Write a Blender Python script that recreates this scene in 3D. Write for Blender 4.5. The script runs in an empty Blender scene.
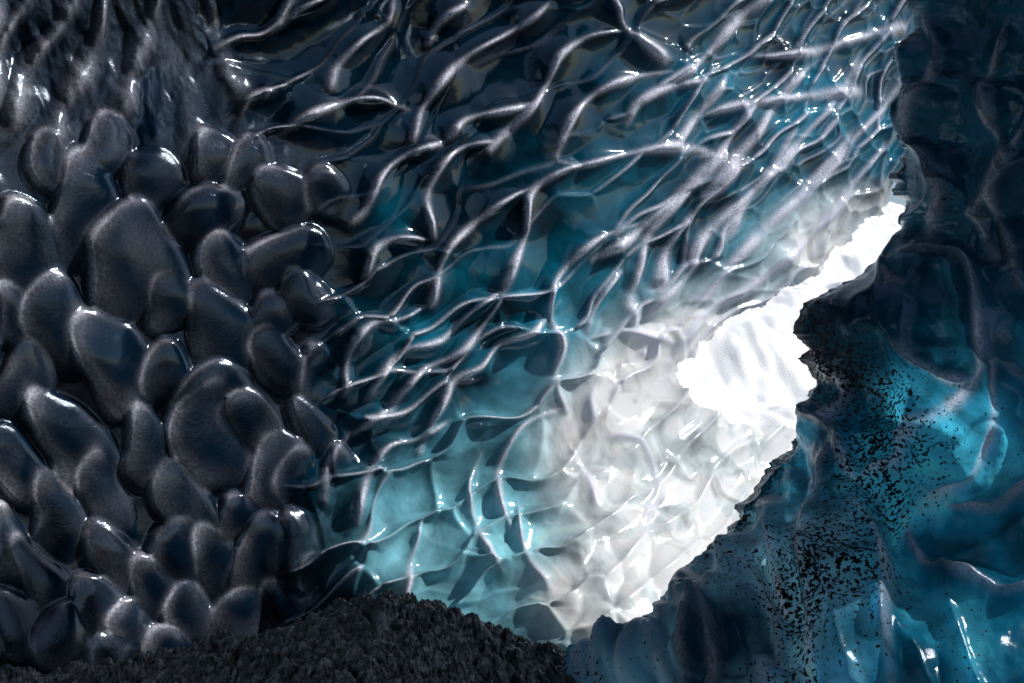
import bpy, math, numpy as np
from mathutils import Vector
rng=np.random.RandomState(7)

# ---------------------------------------------------------------- helpers
def hsh(i,j,s):
    n=(i.astype(np.int64)*374761393+j.astype(np.int64)*668265263+s*982451653)&0xffffffff
    n=((n^(n>>13))*1274126177)&0xffffffff
    n=(n^(n>>16))&0xffffffff
    n=(n*2246822519)&0xffffffff
    n=n^(n>>15)
    return (n&0xffffff)/float(0xffffff)
def vnoise(x,y,s=0):
    i=np.floor(x);j=np.floor(y);fx=x-i;fy=y-j
    fx=fx*fx*fx*(fx*(fx*6-15)+10);fy=fy*fy*fy*(fy*(fy*6-15)+10)
    a=hsh(i,j,s);b=hsh(i+1,j,s);c=hsh(i,j+1,s);d=hsh(i+1,j+1,s)
    return (a*(1-fx)+b*fx)*(1-fy)+(c*(1-fx)+d*fx)*fy-0.5
def fbm(x,y,o=4,s=0,g=0.5):
    r=0;a=1
    for k in range(o):
        c,sn=math.cos(0.6*k+0.3),math.sin(0.6*k+0.3)
        xx=x*c-y*sn;yy=x*sn+y*c
        r=r+a*vnoise(xx*2**k+k*17.3,yy*2**k-k*9.1,s+k*31);a*=g
    return r
def sstep(a,b,x):
    t=np.clip((x-a)/(b-a),0,1);return t*t*(3-2*t)
def smoothvor(x,y,s,k=9.0,jit=0.85,c=1.0,tx=0.0,ty=0.0,rnd=0.3,full=False):
    i=np.floor(x);j=np.floor(y)
    F1=np.full(x.shape,9.0);F2=np.full(x.shape,9.0)
    W=np.zeros(x.shape);H=np.zeros(x.shape)
    x1=np.zeros(x.shape);y1=np.zeros(x.shape);x2=np.zeros(x.shape);y2=np.zeros(x.shape)
    for di in (-1,0,1):
        for dj in (-1,0,1):
            ci=i+di;cj=j+dj
            px=ci+0.5+jit*(hsh(ci,cj,s)-0.5);py=cj+0.5+jit*(hsh(ci,cj,s+5)-0.5)
            dx=x-px;dy=y-py;d2=dx*dx+dy*dy;d=np.sqrt(d2)
            w=np.exp(-k*k*0.25*d2);W+=w
            H+=w*(c*d2+tx*dx+ty*dy+rnd*(hsh(ci,cj,s+9)-0.5))
            m=d<F1;m2=(~m)&(d<F2)
            x2=np.where(m,x1,np.where(m2,px,x2));y2=np.where(m,y1,np.where(m2,py,y2))
            F2=np.where(m,F1,np.minimum(F2,d));F1=np.where(m,d,F1)
            x1=np.where(m,px,x1);y1=np.where(m,py,y1)
    Hn=H/np.maximum(W,1e-12)
    if full: return Hn,F1,F2,x2-x1,y2-y1
    return Hn,F1,F2
def blur(a,n=1):
    for _ in range(n):
        b=a.copy();b[1:-1]=(a[:-2]+2*a[1:-1]+a[2:])/4
        a=b.copy();a[:,1:-1]=(b[:,:-2]+2*b[:,1:-1]+b[:,2:])/4
    return a
def catmull(P,step=2.0):
    P=[np.array(p,float) for p in P];P=[2*P[0]-P[1]]+P+[2*P[-1]-P[-2]]
    out=[]
    for a in range(1,len(P)-2):
        p0,p1,p2,p3=P[a-1:a+3];n=max(2,int(np.linalg.norm(p2-p1)/step))
        for q in range(n):
            t=q/n
            out.append(0.5*((2*p1)+(-p0+p2)*t+(2*p0-5*p1+4*p2-p3)*t*t+(-p0+3*p1-3*p2+p3)*t**3))
    out.append(P[-2]);return np.array(out)
class Field:
    """regular sheet-space field, unit = 1 cm at the sheet's reference distance"""
    def __init__(s,x0,x1,y0,y1,st):
        s.x0,s.y0,s.st=x0,y0,st
        s.xs=np.arange(x0,x1+1e-6,st);s.ys=np.arange(y0,y1+1e-6,st)
        s.X,s.Y=np.meshgrid(s.xs,s.ys)
    def win(s,cx,cy,r):
        a=max(0,int((cx-r-s.x0)/s.st));b=min(len(s.xs),int((cx+r-s.x0)/s.st)+2)
        c=max(0,int((cy-r-s.y0)/s.st));d=min(len(s.ys),int((cy+r-s.y0)/s.st)+2)
        return slice(c,d),slice(a,b)
    def ridges(s,lines,w,amp=1.0,taper=0.25,wob=2.0,cusp=False,grow=0.0):
        R=np.zeros(s.X.shape)
        for k,L in enumerate(lines):
            C=catmull(L);n=len(C)
            for q,(cx,cy) in enumerate(C):
                t=q/max(1,n-1)
                a=amp*min(1,(t+0.08)/taper,(1-t+0.15)/taper)*(0.8+0.3*math.sin(q*0.21+k*1.7))
                ww=w*(0.7+0.7*t+0.25*math.sin(q*0.13+k))*(1+grow*min(1,max(0,(cx-580)/120)))
                cx+=wob*math.sin(q*0.09+k*2.1);cy+=wob*math.cos(q*0.07+k)
                if cusp:
                    sl=s.win(cx,cy,ww*4)
                    d=np.sqrt((s.X[sl]-cx)**2+(s.Y[sl]-cy)**2+2.0)
                    R[sl]=np.maximum(R[sl],a*np.maximum(np.exp(-d/ww)-0.018,0))
                else:
                    sl=s.win(cx,cy,ww*3)
                    d2=(s.X[sl]-cx)**2+(s.Y[sl]-cy)**2
                    R[sl]=np.maximum(R[sl],a*np.exp(-d2/(ww*ww)))
        return R
    def sample(s,A,x,y):
        u=np.clip((x-s.x0)/s.st,0,len(s.xs)-1.001);v=np.clip((y-s.y0)/s.st,0,len(s.ys)-1.001)
        i=u.astype(int);j=v.astype(int);fu=u-i;fv=v-j
        return (A[j,i]*(1-fu)+A[j,i+1]*fu)*(1-fv)+(A[j+1,i]*(1-fu)+A[j+1,i+1]*fu)*fv
def sheet(name,P,mat,mask=None,attrs={},smooth=True,flip=False):
    ny,nx,_=P.shape
    idx=np.arange(ny*nx).reshape(ny,nx)
    q=np.stack([idx[:-1,:-1],idx[1:,:-1],idx[1:,1:],idx[:-1,1:]],-1).reshape(-1,4)
    if flip:q=q[:,::-1]
    if mask is not None:
        m=(mask[:-1,:-1]&mask[1:,:-1]&mask[1:,1:]&mask[:-1,1:]).reshape(-1);q=q[m]
    me=bpy.data.meshes.new(name)
    me.vertices.add(ny*nx);me.vertices.foreach_set('co',P.astype(np.float32).reshape(-1))
    me.loops.add(len(q)*4);me.loops.foreach_set('vertex_index',q.astype(np.int32).reshape(-1))
    me.polygons.add(len(q));me.polygons.foreach_set('loop_start',np.arange(0,len(q)*4,4,dtype=np.int32))
    me.update(calc_edges=True)
    me.polygons.foreach_set('use_smooth',np.full(len(q),smooth))
    for k,A in attrs.items():
        if A.ndim==3:
            at=me.attributes.new(k,'FLOAT_COLOR','POINT')
            c=np.ones((ny*nx,4),np.float32);c[:,:3]=A.reshape(-1,3);at.data.foreach_set('color',c.reshape(-1))
        else:
            at=me.attributes.new(k,'FLOAT','POINT');at.data.foreach_set('value',A.astype(np.float32).reshape(-1))
    me.materials.append(mat)
    o=bpy.data.objects.new(name,me);bpy.context.scene.collection.objects.link(o);return o
def normals(P):
    du=np.gradient(P,axis=1);dv=np.gradient(P,axis=0)
    n=np.cross(du,dv);n/=np.linalg.norm(n,axis=2,keepdims=True)+1e-12
    n[n[...,1]>0]*=-1
    return n
def fan(X,Y,D):
    return np.stack([(X-512)/1000*D,D,(341.5-Y)/1000*D],-1)

# ---------------------------------------------------------------- materials
def nm(name):
    m=bpy.data.materials.new(name);m.use_nodes=True;nt=m.node_tree;nt.nodes.clear();return m,nt,nt.nodes.new,nt.links.new
def ice_material(name,trans=True,bump=0.25,dirt=False,spec=0.8,base_rough=0.10):
    m,nt,N,L=nm(name)
    out=N('ShaderNodeOutputMaterial');pb=N('ShaderNodeBsdfPrincipled')
    tc=N('ShaderNodeTexCoord')
    def attr(n):
        a=N('ShaderNodeAttribute');a.attribute_name=n;return a
    col=attr('tint');hl=attr('highlight_paint');gr=attr('grain')
    n1=N('ShaderNodeTexNoise');n1.inputs['Scale'].default_value=2.2;n1.inputs['Detail'].default_value=7;n1.inputs['Roughness'].default_value=0.55;n1.inputs['Distortion'].default_value=0.9
    L(tc.outputs['Object'],n1.inputs['Vector'])
    r1=N('ShaderNodeMapRange');r1.inputs[1].default_value=0.3;r1.inputs[2].default_value=0.7;r1.inputs[3].default_value=0.5;r1.inputs[4].default_value=1.5
    L(n1.outputs['Fac'],r1.inputs[0])
    mul=N('ShaderNodeVectorMath');mul.operation='SCALE';L(col.outputs['Color'],mul.inputs[0]);L(r1.outputs[0],mul.inputs['Scale'])
    mn=N('ShaderNodeVectorMath');mn.operation='MINIMUM';L(mul.outputs[0],mn.inputs[0]);mn.inputs[1].default_value=(0.93,0.94,0.94)
    mx=N('ShaderNodeMix');mx.data_type='RGBA';L(mn.outputs[0],mx.inputs['A']);mx.inputs['B'].default_value=(0.82,0.83,0.95,1)  # lavender-white painted over the ice colour as highlights
    n2=N('ShaderNodeTexNoise');n2.inputs['Scale'].default_value=45;n2.inputs['Detail'].default_value=5;n2.inputs['Roughness'].default_value=0.7
    L(tc.outputs['Object'],n2.inputs['Vector'])
    r2=N('ShaderNodeMapRange');r2.inputs[1].default_value=0.38;r2.inputs[2].default_value=0.60;r2.inputs[3].default_value=0.45;r2.inputs[4].default_value=1.15
    L(n2.outputs['Fac'],r2.inputs[0])
    fm=N('ShaderNodeMath');fm.operation='MULTIPLY';fm.use_clamp=True;L(hl.outputs['Fac'],fm.inputs[0]);L(r2.outputs[0],fm.inputs[1])
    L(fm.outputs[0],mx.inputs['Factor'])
    base=mx.outputs['Result']
    ra=N('ShaderNodeMath');ra.operation='MULTIPLY_ADD';L(gr.outputs['Fac'],ra.inputs[0]);ra.inputs[1].default_value=0.18;ra.inputs[2].default_value=base_rough
    rough_out=ra.outputs[0]
    if dirt:
        da=attr('dirt')
        vn=N('ShaderNodeTexNoise');vn.inputs['Scale'].default_value=38;vn.inputs['Detail'].default_value=2;vn.inputs['Roughness'].default_value=0.7
        L(tc.outputs['Object'],vn.inputs['Vector'])
        ad=N('ShaderNodeMath');ad.operation='ADD';L(vn.outputs['Fac'],ad.inputs[0]);L(da.outputs['Fac'],ad.inputs[1])
        th=N('ShaderNodeMapRange');th.inputs[1].default_value=0.565;th.inputs[2].default_value=0.585;L(ad.outputs[0],th.inputs[0])
        m2=N('ShaderNodeMix');m2.data_type='RGBA';L(th.outputs[0],m2.inputs['Factor']);L(base,m2.inputs['A']);m2.inputs['B'].default_value=(0.006,0.006,0.007,1)
        base=m2.outputs['Result']
        rm=N('ShaderNodeMix');rm.data_type='FLOAT';L(th.outputs[0],rm.inputs[0]);L(rough_out,rm.inputs[2]);rm.inputs[3].default_value=0.6;rough_out=rm.outputs[0]
    L(base,pb.inputs['Base Color']);L(rough_out,pb.inputs['Roughness'])
    pb.inputs['IOR'].default_value=1.45;pb.inputs['Specular IOR Level'].default_value=spec
    pb.inputs['Specular Tint'].default_value=(0.70,0.84,1.0,1)
    bp=N('ShaderNodeBump');bp.inputs['Distance'].default_value=0.02
    bs=N('ShaderNodeMath');bs.operation='MULTIPLY_ADD';L(gr.outputs['Fac'],bs.inputs[0]);bs.inputs[1].default_value=bump*1.3;bs.inputs[2].default_value=bump*0.15;L(bs.outputs[0],bp.inputs['Strength'])
    n3=N('ShaderNodeTexNoise');n3.inputs['Scale'].default_value=24;n3.inputs['Detail'].default_value=8;n3.inputs['Roughness'].default_value=0.65
    L(tc.outputs['Object'],n3.inputs['Vector']);L(n3.outputs['Fac'],bp.inputs['Height']);L(bp.outputs[0],pb.inputs['Normal'])
    if trans:
        ta=attr('thin')
        tr=N('ShaderNodeBsdfTranslucent');L(base,tr.inputs['Color']);L(bp.outputs[0],tr.inputs['Normal'])
        ms=N('ShaderNodeMixShader');L(ta.outputs['Fac'],ms.inputs[0]);L(pb.outputs[0],ms.inputs[1]);L(tr.outputs[0],ms.inputs[2])
        L(ms.outputs[0],out.inputs[0])
    else:L(pb.outputs[0],out.inputs[0])
    return m
mat_wall=ice_material('scalloped_ice',True,0.3,False,0.85,0.08)
mat_near=ice_material('dirty_blue_ice',True,0.35,True,0.9,0.08)
mat_vault=ice_material('vault_ice',False)

def rock_material(name,c0,c1,rough=0.75,spec=0.4):
    m,nt,N,L=nm(name)
    out=N('ShaderNodeOutputMaterial');pb=N('ShaderNodeBsdfPrincipled');tc=N('ShaderNodeTexCoord')
    v=N('ShaderNodeTexVoronoi');v.inputs['Scale'].default_value=22;L(tc.outputs['Object'],v.inputs['Vector'])
    n=N('ShaderNodeTexNoise');n.inputs['Scale'].default_value=40;n.inputs['Detail'].default_value=6;L(tc.outputs['Object'],n.inputs['Vector'])
    sp=N('ShaderNodeSeparateColor');L(v.outputs['Color'],sp.inputs[0])
    pw=N('ShaderNodeMath');pw.operation='POWER';L(sp.outputs[0],pw.inputs[0]);pw.inputs[1].default_value=2.5
    mu=N('ShaderNodeMath');mu.operation='MULTIPLY';L(pw.outputs[0],mu.inputs[0]);L(n.outputs['Fac'],mu.inputs[1])
    mx=N('ShaderNodeMix');mx.data_type='RGBA';L(mu.outputs[0],mx.inputs['Factor']);mx.inputs['A'].default_value=(*c0,1);mx.inputs['B'].default_value=(*c1,1)
    L(mx.outputs['Result'],pb.inputs['Base Color']);pb.inputs['Roughness'].default_value=rough;pb.inputs['Specular IOR Level'].default_value=spec
    bp=N('ShaderNodeBump');bp.inputs['Strength'].default_value=0.6;bp.inputs['Distance'].default_value=0.02;L(n.outputs['Fac'],bp.inputs['Height']);L(bp.outputs[0],pb.inputs['Normal'])
    L(pb.outputs[0],out.inputs[0]);return m
mat_gravel=rock_material('wet_volcanic_gravel',(0.012,0.013,0.014),(0.42,0.42,0.43),0.35,0.8)
mat_ground=rock_material('black_sand',(0.012,0.013,0.015),(0.05,0.05,0.055),0.8,0.2)
mat_snow=rock_material('snow',(0.80,0.83,0.86),(0.9,0.91,0.92),0.7,0.3)

# ---------------------------------------------------------------- main scalloped wall
F=Field(-260,1160,-300,820,1.2)
X,Y=F.X,F.Y
lines_main=[
[(548,2),(520,25),(482,50),(448,75),(420,105),(408,138)],
[(392,0),(385,25),(360,45),(335,70),(325,88)],
[(408,112),(375,103),(335,106),(300,118),(280,134)],
[(335,-5),(300,8),(270,28)],
[(622,32),(590,36),(560,55),(545,85),(520,118),(488,152)],
[(668,72),(625,78),(590,96),(568,122),(556,158)],
[(540,100),(500,112),(465,122),(448,140)],
[(445,140),(405,158),(378,180),(358,212),(345,224)],
[(500,142),(458,152),(432,172),(422,200),(433,235)],
[(545,185),(505,200),(475,222),(445,250),(432,285),(428,305)],
[(600,162),(560,172),(528,195),(522,235),(508,270),(503,295)],
[(430,240),(395,238),(368,250),(358,278)],
[(700,80),(660,88),(635,105),(628,125)],
[(555,160),(580,166),(620,158),(680,148),(712,158)],
[(760,95),(735,125),(700,170),(660,210),(630,238),(590,262)],
[(715,155),(690,185),(655,225),(640,265),(628,300),(632,330)],
[(640,225),(600,238),(570,262),(548,290),(550,320),(562,350),(556,385),(566,408)],
[(820,60),(790,80),(765,110),(740,150),(700,200)],
[(860,50),(830,100),(790,150),(745,190),(700,240),(680,280),(650,310),(648,350)],
[(905,70),(880,110),(840,150),(800,190),(760,230),(720,270),(700,300)],
[(900,130),(860,170),(820,220),(780,260),(740,290),(700,320),(670,360)],
[(505,290),(470,310),(440,340),(400,350),(375,375),(365,400)],
[(428,305),(400,320),(365,325),(345,350),(340,395)],
[(500,300),(478,330),(450,355),(420,370),(400,395),(385,425)],
[(560,300),(530,330),(500,345),(480,370),(450,385),(430,420),(420,450)],
[(395,400),(360,430),(330,460),(322,500)],
[(450,420),(420,440),(385,450),(365,480),(360,520)],
[(560,410),(520,430),(500,470),(505,510),(520,540)],
[(480,455),(470,490),(480,530),(500,570)],
[(520,500),(525,550),(545,580)],[(420,520),(410,560),(405,600)],
[(570,440),(590,470),(600,500)],[(600,430),(640,440),(660,480),(650,520)],
[(660,90),(700,60),(735,20),(770,-10)],[(610,0),(625,30),(660,60)],
[(740,60),(790,55),(850,40),(900,30)],[(690,120),(730,105),(790,100),(850,95)],
[(720,75),(700,110),(672,150)],[(790,130),(770,165),(740,200),(722,235)],[(850,130),(815,175),(790,205)],[(620,270),(600,300),(590,330)],
[(690,215),(668,250),(655,285)],[(590,340),(620,330),(650,335),(680,345)],[(600,370),(590,395),(596,420)],
[(470,0),(440,20),(425,45)],[(270,90),(245,100),(232,130)],
]
R=F.ridges(lines_main,3.0,1.0,grow=0.45)
RC=F.ridges(lines_main,12.0,1.0,cusp=True)
lines_left=[[(75,-20),(55,30),(30,80),(5,130)],[(40,-20),(20,25),(-5,70),(-20,120)],[(120,-20),(95,40),(70,90),(62,130)],[(205,-10),(212,30),(235,70),(250,100)],[(160,-20),(150,30),(128,75),(120,110)],[(15,-30),(0,10),(-25,50)]]
RL=F.ridges(lines_left,9,0.9,wob=5)
domes=[(22,255,42,52),(82,215,36,58),(145,180,27,33),(132,262,48,60),(245,170,23,26),(284,192,30,30),(283,262,44,32),(222,335,40,50),
(168,305,30,30),(168,380,30,32),(116,360,36,60),(62,320,38,48),(25,385,30,42),(70,440,32,62),(262,318,26,26),(296,300,30,26),(278,362,30,30),(312,372,18,32),
(212,440,44,56),(215,392,42,26),(140,440,22,40),(185,505,30,44),(105,490,22,42),(55,520,26,44),(18,470,28,48),(254,420,32,34),(272,470,30,40),(306,425,20,26),
(302,478,22,36),(236,520,26,24),(180,545,30,34),(148,585,26,32),(114,560,28,34),(212,565,28,38),(262,560,42,44),(304,545,32,40),(335,530,26,30),(88,605,26,34),
(40,575,24,40),(10,545,22,40),(205,215,40,30),(205,150,22,28),(100,145,26,34),(55,160,24,34),(330,590,34,34),(240,610,30,30),(190,615,26,30),(-30,320,36,50),
(-40,430,36,60),(-40,220,40,50),(325,200,26,26),(230,265,30,32),(10,310,24,30),(130,620,24,26),(-30,540,30,50),(285,600,28,28),(350,480,22,30),(345,560,26,36),
(60,640,30,34),(15,620,30,36),(105,655,28,30),(160,650,28,26),(-30,640,34,40)]
DM=np.full(X.shape,0.0)
gv,f1,f2=smoothvor(X/42+0.4*fbm(X/90,Y/90,2,3),Y/54,11,10,0.85,-1.4,0,0,0.4)
DM=np.maximum(DM,gv*0.8+0.2)
order=sorted(range(len(domes)),key=lambda k:domes[k][1])
RIM=np.zeros(X.shape);SHEEN=np.zeros(X.shape)
for k in order:
    cx,cy,rx,ry=domes[k]
    r=max(rx,ry)*1.6;sl=F.win(cx,cy,r+12)
    an=-0.25+0.3*math.sin(k*2.3);ca,sa=math.cos(an),math.sin(an)
    wx=X[sl]-cx+7*np.sin(Y[sl]*0.05+k)+5*fbm(X[sl]/30,Y[sl]/30,1,300+k);wy=Y[sl]-cy+7*np.cos(X[sl]*0.06+k)+5*fbm(X[sl]/30,Y[sl]/30,1,400+k)
    u=(wx*ca+wy*sa)/(rx*1.08);v=(-wx*sa+wy*ca)/(ry*1.12)
    u=u*(1-0.25*v)
    q=u*u+v*v;rr=np.sqrt(q)
    sc_=(rx/36.0)**0.8
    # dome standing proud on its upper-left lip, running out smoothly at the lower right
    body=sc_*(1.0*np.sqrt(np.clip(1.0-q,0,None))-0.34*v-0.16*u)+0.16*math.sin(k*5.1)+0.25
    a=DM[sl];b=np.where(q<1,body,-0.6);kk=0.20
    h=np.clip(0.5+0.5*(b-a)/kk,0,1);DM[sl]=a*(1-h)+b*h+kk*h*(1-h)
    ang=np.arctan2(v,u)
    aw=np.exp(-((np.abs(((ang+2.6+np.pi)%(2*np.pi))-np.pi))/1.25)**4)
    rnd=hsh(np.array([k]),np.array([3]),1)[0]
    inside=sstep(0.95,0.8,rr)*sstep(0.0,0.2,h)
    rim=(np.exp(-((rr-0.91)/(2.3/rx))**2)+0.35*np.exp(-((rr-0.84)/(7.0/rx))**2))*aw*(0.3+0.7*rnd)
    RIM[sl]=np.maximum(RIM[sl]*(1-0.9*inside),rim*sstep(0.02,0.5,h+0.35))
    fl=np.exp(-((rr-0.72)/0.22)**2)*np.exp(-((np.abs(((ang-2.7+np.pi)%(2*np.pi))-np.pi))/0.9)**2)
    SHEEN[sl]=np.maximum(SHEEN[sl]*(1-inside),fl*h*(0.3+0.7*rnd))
DM=blur(DM,3);SHEEN=blur(SHEEN,4)
gx=np.cumsum(1/np.maximum((84-44*sstep(450,880,F.xs)),20))*F.st
gxx=np.broadcast_to(gx,X.shape)
wx=0.75*fbm(X/150,Y/150,3,21);wy=0.75*fbm(X/150,Y/150,3,22)
gy=Y/66
th=math.radians(40)
A=(gxx+wx)*math.cos(th)-(gy+wy)*math.sin(th)   # along the up-right flow
B=(gxx+wx)*math.sin(th)+(gy+wy)*math.cos(th)
k1,k2=0.72,1.5
S,s1,s2,ex,ey=smoothvor(A*k1,B*k2,31,11.0,0.8,1.0,0.25,-0.45,0.25,True)
en=np.sqrt(ex*ex+ey*ey)+1e-6
al=sstep(0.3,0.85,blur(np.abs(ey)/en,3))
edge=np.maximum(s2-s1,0)
modu=np.clip(0.45+fbm(X/60,Y/60,2,44)*1.6,0,1)
VR=np.exp(-(edge/0.055)**2)*al*(0.3+0.9*modu)
VC=np.exp(-edge/0.22)*(0.35+0.65*al)
S2,t1,t2,ex2,ey2=smoothvor(A*1.6+5+0.3*fbm(X/40,Y/40,2,62),B*2.8,61,10,0.8,0.9,0.2,-0.4,0.25,True)
al2=sstep(0.35,0.9,blur(np.abs(ey2)/(np.sqrt(ex2**2+ey2**2)+1e-6),2))
m2_=np.clip(0.55+1.3*fbm(X/50,Y/50,2,71),0,1)
VR2=np.exp(-((t2-t1)/0.085)**2)*al2*m2_
bnd=335-110*sstep(200,90,Y)
leftm=sstep(45,-45,X-bnd+50*fbm(X/50,Y/50,3,5)+0.10*(Y-350)*sstep(350,600,Y))
handzone=sstep(250,330,X)*sstep(680,580,X)*sstep(330,240,Y)
dense=sstep(590,760,X)*sstep(520,380,Y)
low=sstep(400,520,Y)*sstep(330,460,X)
whitez=sstep(500,620,X)*sstep(380,460,Y)
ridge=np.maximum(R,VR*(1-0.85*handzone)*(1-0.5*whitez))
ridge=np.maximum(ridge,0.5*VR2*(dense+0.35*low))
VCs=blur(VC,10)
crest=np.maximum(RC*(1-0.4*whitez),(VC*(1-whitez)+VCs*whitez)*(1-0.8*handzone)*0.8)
topleft=sstep(190,60,Y)*sstep(300,150,X)
leftH=0.10*DM*(1-0.75*topleft)+0.008*RIM+0.05*fbm(X/25-Y/90,Y/60,4,81)*topleft+0.09*RL
lw,lw1,lw2=smoothvor(X/44+0.5*fbm(X/60,Y/60,3,401),Y/58+0.5*fbm(X/60,Y/60,3,402),403,7,0.85,-1.0,0.1,-0.3,0.4)
cen=(0.12-0.03*dense)*(S-0.3)*(1-0.65*handzone)*(1-0.5*whitez)+(0.13-0.03*dense-0.06*whitez)*crest+0.016*ridge+0.032*dense*(S2+0.4*np.exp(-(t2-t1)/0.2))+0.02*low*S2*(1-whitez)+0.09*whitez*lw
H=leftm*leftH+(1-leftm)*cen
H+=0.16*fbm(X/220,Y/220,3,91)+0.002*fbm(X/9,Y/9,3,92)*(1-0.7*leftm)
H=blur(H,1)
D=7.6+4.4*np.clip(X/900,-0.35,1.3)+1.6*sstep(560,1000,X)
D=D-2.7*sstep(330,700,Y)*sstep(400,700,X)-0.4*sstep(560,800,Y)*sstep(330,0,X)-1.0*sstep(400,700,Y)*sstep(720,400,X)*sstep(250,400,X)
D=D-1.0*sstep(60,-300,Y)
P0=fan(X,Y,D);n=normals(P0)
P=P0+n*H[...,None]
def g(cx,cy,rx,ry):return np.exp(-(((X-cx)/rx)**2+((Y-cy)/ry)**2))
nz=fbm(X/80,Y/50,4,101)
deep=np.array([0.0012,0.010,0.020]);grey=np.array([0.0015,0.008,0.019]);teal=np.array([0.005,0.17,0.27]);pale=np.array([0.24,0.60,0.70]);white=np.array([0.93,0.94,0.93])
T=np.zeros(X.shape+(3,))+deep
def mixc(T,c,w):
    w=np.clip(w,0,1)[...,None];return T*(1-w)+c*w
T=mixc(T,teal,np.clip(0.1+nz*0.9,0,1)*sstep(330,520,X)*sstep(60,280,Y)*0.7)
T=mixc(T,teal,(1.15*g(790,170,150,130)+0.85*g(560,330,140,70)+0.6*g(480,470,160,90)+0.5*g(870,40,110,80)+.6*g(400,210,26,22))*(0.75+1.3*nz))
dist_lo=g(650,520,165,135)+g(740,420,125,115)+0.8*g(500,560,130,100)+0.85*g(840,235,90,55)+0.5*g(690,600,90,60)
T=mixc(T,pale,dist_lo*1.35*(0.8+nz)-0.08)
T=mixc(T,white,np.clip(2.1*(g(700,515,120,140)+g(735,400,120,95)+0.95*g(855,240,80,50)+.5*g(630,450,85,60)+.55*g(600,600,80,50))-0.35,0,1)*(0.95+0.6*nz))  # pale and white ice near the opening, its glow put into the tint too
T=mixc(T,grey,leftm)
rimhl=RIM*np.clip(0.62+1.3*fbm(X/30,Y/30,2,96),0,1.2)
highlight_paint=np.clip((1-leftm)*(1.6*ridge**1.4)*(0.6+0.4*sstep(350,600,X))+leftm*(0.62*rimhl+0.09*SHEEN+0.08*np.clip(fbm(X/40,Y/60,2,97)-0.05,0,1)+0.35*np.clip(RL,0,1)**1.5),0,1)  # bright crests, rims, sheen and sparkle painted into the base colour
grain=np.clip(leftm*(0.28+0.7*fbm(X/50,Y/50,3,95)+0.3*topleft)+0.15*dist_lo,0,1)
thin=np.clip(0.4*dist_lo+0.15*g(760,190,170,140),0,0.3)
gap=[(960,140),(905,172),(880,197),(848,232),(815,266),(780,294),(735,318),(695,342),(672,368),(680,392),(712,412),(750,425),(790,428),(850,425),(960,425)]
def inpoly(X,Y,poly):
    ins=np.zeros(X.shape,bool)
    for (x1,y1),(x2,y2) in zip(poly,poly[1:]+poly[:1]):
        if y1==y2: continue
        c=((y1>Y)!=(y2>Y))&(X<(x2-x1)*(Y-y1)/(y2-y1)+x1);ins^=c
    return ins
jx=12*fbm(X/26,Y/26,4,111)
mask=~inpoly(X+jx,Y+jx,gap)
sheet('scalloped_ice_wall',P,mat_wall,mask,{'tint':T,'highlight_paint':highlight_paint,'thin':thin,'grain':grain})

# ---------------------------------------------------------------- near ice wall (right)
sil=[(-320,900),(0,905),(30,908),(60,894),(85,905),(110,893),(150,904),(175,890),(205,900),(225,903),(255,880),(275,862),(290,832),(305,808),(325,800),(345,804),(365,815),(400,812),(430,806),(455,788),(470,766),(490,755),(510,736),(535,724),(555,700),(580,678),(600,656),(625,640),(645,602),(652,575),(683,560),(900,480)]
G=Field(440,1400,-300,880,2.0)
GX,GY=G.X,G.Y
rl=[[(900,262),(940,255),(972,280),(985,330),(975,380),(945,410),(915,425)],[(985,330),(1000,380),(990,440),(955,490),(930,520)],
[(930,0),(945,60),(925,120),(950,190),(935,250)],[(1010,20),(990,90),(1010,150),(985,210),(1000,260)],
[(1030,120),(1000,200),(1020,290)],[(800,330),(830,350),(850,390),(846,440),(862,490)],[(846,440),(820,500),(815,560),(812,690)],[(862,490),(905,480),(915,430)],
[(868,520),(890,580),(895,690)],[(925,500),(960,520),(1010,510),(1060,480)],[(760,520),(735,560),(715,600),(700,640),(690,690)],[(735,560),(765,590),(775,630),(770,690)],
[(700,580),(675,620),(650,650),(640,690)],[(905,520),(930,580),(1000,610),(1060,600)],[(640,640),(615,660),(600,690)],[(900,340),(930,370),(975,380)],
[(725,575),(712,615),(722,650),(715,690)],[(668,610),(662,640),(668,690)],[(790,530),(778,570),(790,620)],[(600,655),(585,690)]]
GR=G.ridges(rl,4.0,1.0,taper=0.3,wob=3)
GR2=G.ridges(rl,13,1.0,taper=0.3,wob=3,cusp=True)
gs,q1,q2=smoothvor(GX/100+0.6*fbm(GX/110,GY/110,3,121),GY/150+0.5*fbm(GX/110,GY/110,3,122),131,8,0.85,0.9,0.2,0.0,0.4)
gs2,_,_=smoothvor(GX/30+0.6*fbm(GX/50,GY/50,3,123),GY/48+0.5*fbm(GX/50,GY/50,3,124),137,8,0.85,-1.1,0.3,-0.3,0.5)
edgez=sstep(840,760,GX)*sstep(500,560,GY)
GH=0.17*gs+0.03*GR+0.14*GR2+0.07*fbm(GX/90,GY/130,4,141)+0.03*np.exp(-((q2-q1)/0.07)**2)+(0.015+0.10*edgez)*gs2*sstep(300,420,GY)
for (cx,cy,rx,ry,hh) in [(852,600,46,110,0.24),(745,610,30,40,0.16),(700,640,26,40,0.14),(960,640,80,70,0.12),(835,430,30,60,0.1),(880,460,30,40,.1),(960,450,50,60,-.1),(940,320,35,50,-.1),(640,665,24,30,.10),(790,570,22,40,.09)]:
    q=((GX-cx)/rx)**2+((GY-cy)/ry)**2;GH+=hh*np.sqrt(np.clip(1-q,0,1))
GH=blur(GH,2)+0.012*fbm(GX/14,GY/14,4,151)
rows=np.arange(-300,860,1.4)
sy=np.array([a for a,b in sil]);sx=np.array([b for a,b in sil])
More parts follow.
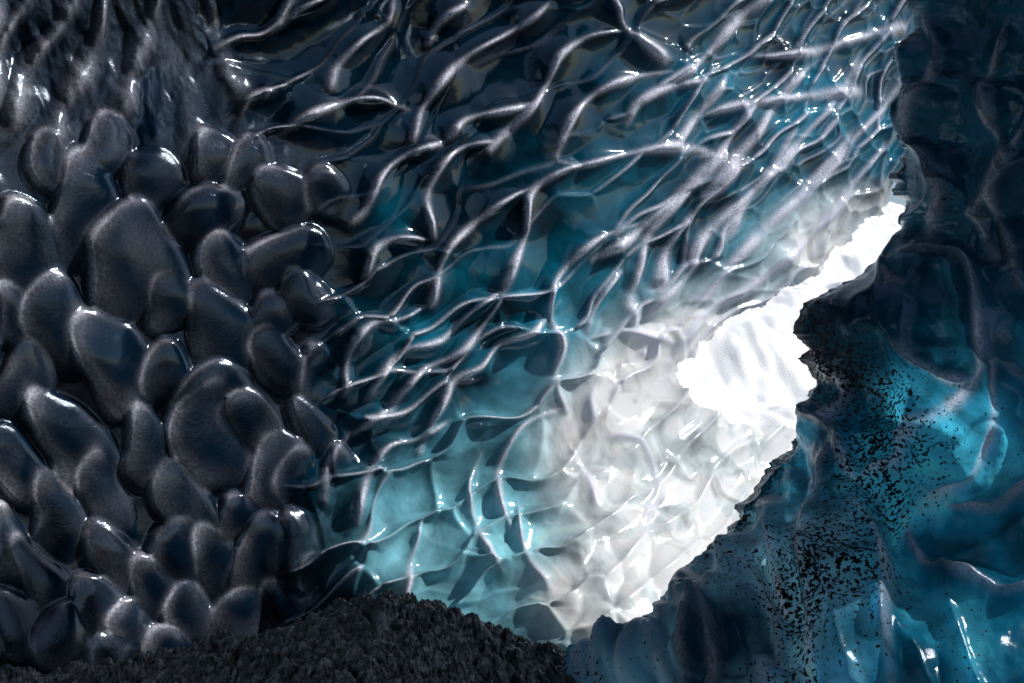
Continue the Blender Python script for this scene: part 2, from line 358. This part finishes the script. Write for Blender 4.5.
e0=np.interp(rows,sy,sx);ker=np.hanning(41);ker/=ker.sum();es=np.convolve(np.pad(e0,20,'edge'),ker,'valid')
jit=(e0-es)+13*fbm(rows/15,rows*0,5,161,0.6)
ts=np.concatenate([np.linspace(-1,0,24)[:-1],np.linspace(0,1,520)**1.2])
TT,RR=np.meshgrid(ts,rows);ES=np.broadcast_to(es[:,None],TT.shape);J=np.broadcast_to(jit[:,None],TT.shape)
dd=np.where(TT>=0,TT*(1380-ES),0)
PX=np.where(TT>=0,ES+dd,ES+14*TT*TT+18*-TT**3)+J*np.exp(-dd/14)
front=7.4-1.7*(1-np.exp(-dd/230))-0.35*(1-np.exp(-dd/18))-0.9*sstep(420,800,RR)
Dn=np.where(TT>=0,front,7.4-0.9*sstep(420,800,RR)-1.1*TT)
Pn0=fan(PX,RR,Dn);nn=normals(fan(ES+dd,RR,Dn))
hh=G.sample(GH,PX,RR)
fade=np.where(TT>=0,sstep(0,18,dd)*0.8+0.2,0.2)
Pn=Pn0+nn*(hh*fade)[...,None]
z1=fbm(PX/70,RR/90,4,171)
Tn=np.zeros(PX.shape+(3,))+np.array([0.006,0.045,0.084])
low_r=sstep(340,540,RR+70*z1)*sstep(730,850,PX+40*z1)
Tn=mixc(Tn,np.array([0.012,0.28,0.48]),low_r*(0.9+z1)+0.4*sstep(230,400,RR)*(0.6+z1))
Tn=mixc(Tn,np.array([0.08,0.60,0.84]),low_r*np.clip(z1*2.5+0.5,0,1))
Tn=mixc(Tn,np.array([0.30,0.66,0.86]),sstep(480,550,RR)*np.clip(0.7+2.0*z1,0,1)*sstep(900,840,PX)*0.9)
Tn=mixc(Tn,np.array([0.006,0.03,0.05]),1.1*np.exp(-(((PX-845)/45)**2+((RR-350)/60)**2)))
dirt=-0.12+0.15*np.exp(-(((PX-865)/60)**2+((RR-450)/95)**2))+0.13*np.exp(-(((PX-815)/105)**2+((RR-630)/120)**2))+0.16*np.exp(-(dd/16)**2)*sstep(250,330,RR)+0.16*z1+0.15*np.exp(-(((PX-840)/45)**2+((RR-345)/60)**2))
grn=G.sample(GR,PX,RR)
hln=np.clip(0.6*grn*(0.7+z1)*sstep(200,400,RR)+0.25*grn,0,1)  # ridge highlights of the near wall painted into its colour
thn=np.clip(0.16+0.65*low_r*(0.8+z1)+0.6*sstep(480,580,RR),0,0.7)
sheet('near_ice_wall',Pn,mat_near,None,{'tint':Tn,'highlight_paint':hln,'thin':thn,'dirt':dirt,'grain':np.full(PX.shape,0.25)})

# ---------------------------------------------------------------- unseen cave vault over / behind the viewer, shaped to block sky light
u=np.linspace(-10,3.6,200);a=np.linspace(math.radians(38),math.radians(205),220)
U,Aa=np.meshgrid(u,a)
rad=1+0.06*fbm(U/1.5,Aa*4,4,181)
V=np.stack([U,7.6*np.cos(Aa)*rad,-0.5+6.6*np.sin(Aa)*rad],-1)
tv=np.zeros(U.shape+(3,))+np.array([0.004,0.03,0.05])
sheet('ice_cave_vault',V,mat_vault,None,{'tint':tv,'highlight_paint':np.zeros(U.shape),'grain':np.full(U.shape,0.5)})

# ---------------------------------------------------------------- gravel mound
gxs=np.arange(-6.5,4.0,0.009);gys=np.concatenate([np.arange(3.5,5.2,0.02),np.arange(5.2,7.6,0.012)])
MX,MY=np.meshgrid(gxs,gys)
prof_x=np.array([-7,-3.6,-2.6,-2.05,-1.7,-1.43,-1.1,-0.8,-0.53,-0.27,0.0,0.25,0.45,0.9,2,4])
prof_z=np.array([-2.40,-2.24,-2.10,-2.00,-1.95,-1.83,-1.69,-1.655,-1.71,-1.81,-1.93,-2.04,-2.13,-2.3,-2.7,-3])-0.03
pz=np.interp(MX,prof_x,prof_z)
pz=pz+0.05*fbm(MX/0.4,MY/0.4,4,201)
cross=np.where(MY>6.5,(MY-6.5)**2*0.8,(6.5-MY)*0.18+0.02*(6.5-MY)**2)
MZ=pz-cross
for sc,am,sd in ((0.22,0.07,205),(0.13,0.05,211),(0.06,0.032,221),(0.03,0.016,231)):
    _,c1,c2=smoothvor(MX/sc+0.2*fbm(MX/sc,MY/sc,2,sd+2),MY/sc,sd,8,0.95,1,0,0,0)
    i_=np.clip(c2-c1,0,0.5)
    big=np.clip(vnoise(MX/sc/1.0+3,MY/sc,sd+3)*1.6+0.4,0,1)
    MZ=MZ+am*(np.minimum(i_*3,1)-0.4)*big*1.2+am*0.3*fbm(MX/sc*2,MY/sc*2,2,sd+7)
sheet('gravel_mound',np.stack([MX,MY,MZ],-1),mat_gravel,smooth=False,flip=True)

gu=np.sign(np.linspace(-1,1,161))*np.abs(np.linspace(-1,1,161))**2.5*150
UX,UY=np.meshgrid(gu,gu+5)
UZ=-3.6+0.15*fbm(UX/3,UY/3,4,241)
sheet('ground',np.stack([UX,UY,UZ],-1),mat_ground,flip=True)
bx=np.linspace(-2,18,260);by=np.linspace(14.2,32,260)
BX,BY=np.meshgrid(bx,by)
BZ=-2.6+0.62*(BY-14.5)-0.5*(BX-4)+1.1*fbm(BX/2.0,BY/2.0,5,251)
sheet('snow_bank',np.stack([BX,BY,BZ],-1),mat_snow,flip=True)

# ---------------------------------------------------------------- light, camera
Ld=Vector((0.72,0.06,0.69)).normalized()
el=math.asin(Ld.z);az=math.atan2(Ld.x,Ld.y)
sc=bpy.context.scene
w=bpy.data.worlds.new('World');sc.world=w;w.use_nodes=True
nt=w.node_tree;bg=nt.nodes['Background'];sk=nt.nodes.new('ShaderNodeTexSky');sk.sky_type='NISHITA';sk.sun_disc=False
sk.sun_elevation=el;sk.sun_rotation=az
nt.links.new(sk.outputs[0],bg.inputs[0]);bg.inputs[1].default_value=0.09
sl=bpy.data.lights.new('sun','SUN');sl.energy=5;sl.angle=math.radians(0.5);sl.color=(1,0.96,0.92)
so=bpy.data.objects.new('sun',sl);sc.collection.objects.link(so);so.rotation_euler=Ld.to_track_quat('Z','Y').to_euler();so.location=Ld*30
cd=bpy.data.cameras.new('camera');co=bpy.data.objects.new('camera',cd);sc.collection.objects.link(co)
cd.sensor_width=36;cd.lens=36/1.024;cd.clip_end=500;co.rotation_euler=(math.radians(90),0,0);co.location=(0,0,0)
sc.camera=co
sc.view_settings.view_transform='Standard';sc.view_settings.look='None';sc.view_settings.exposure=0
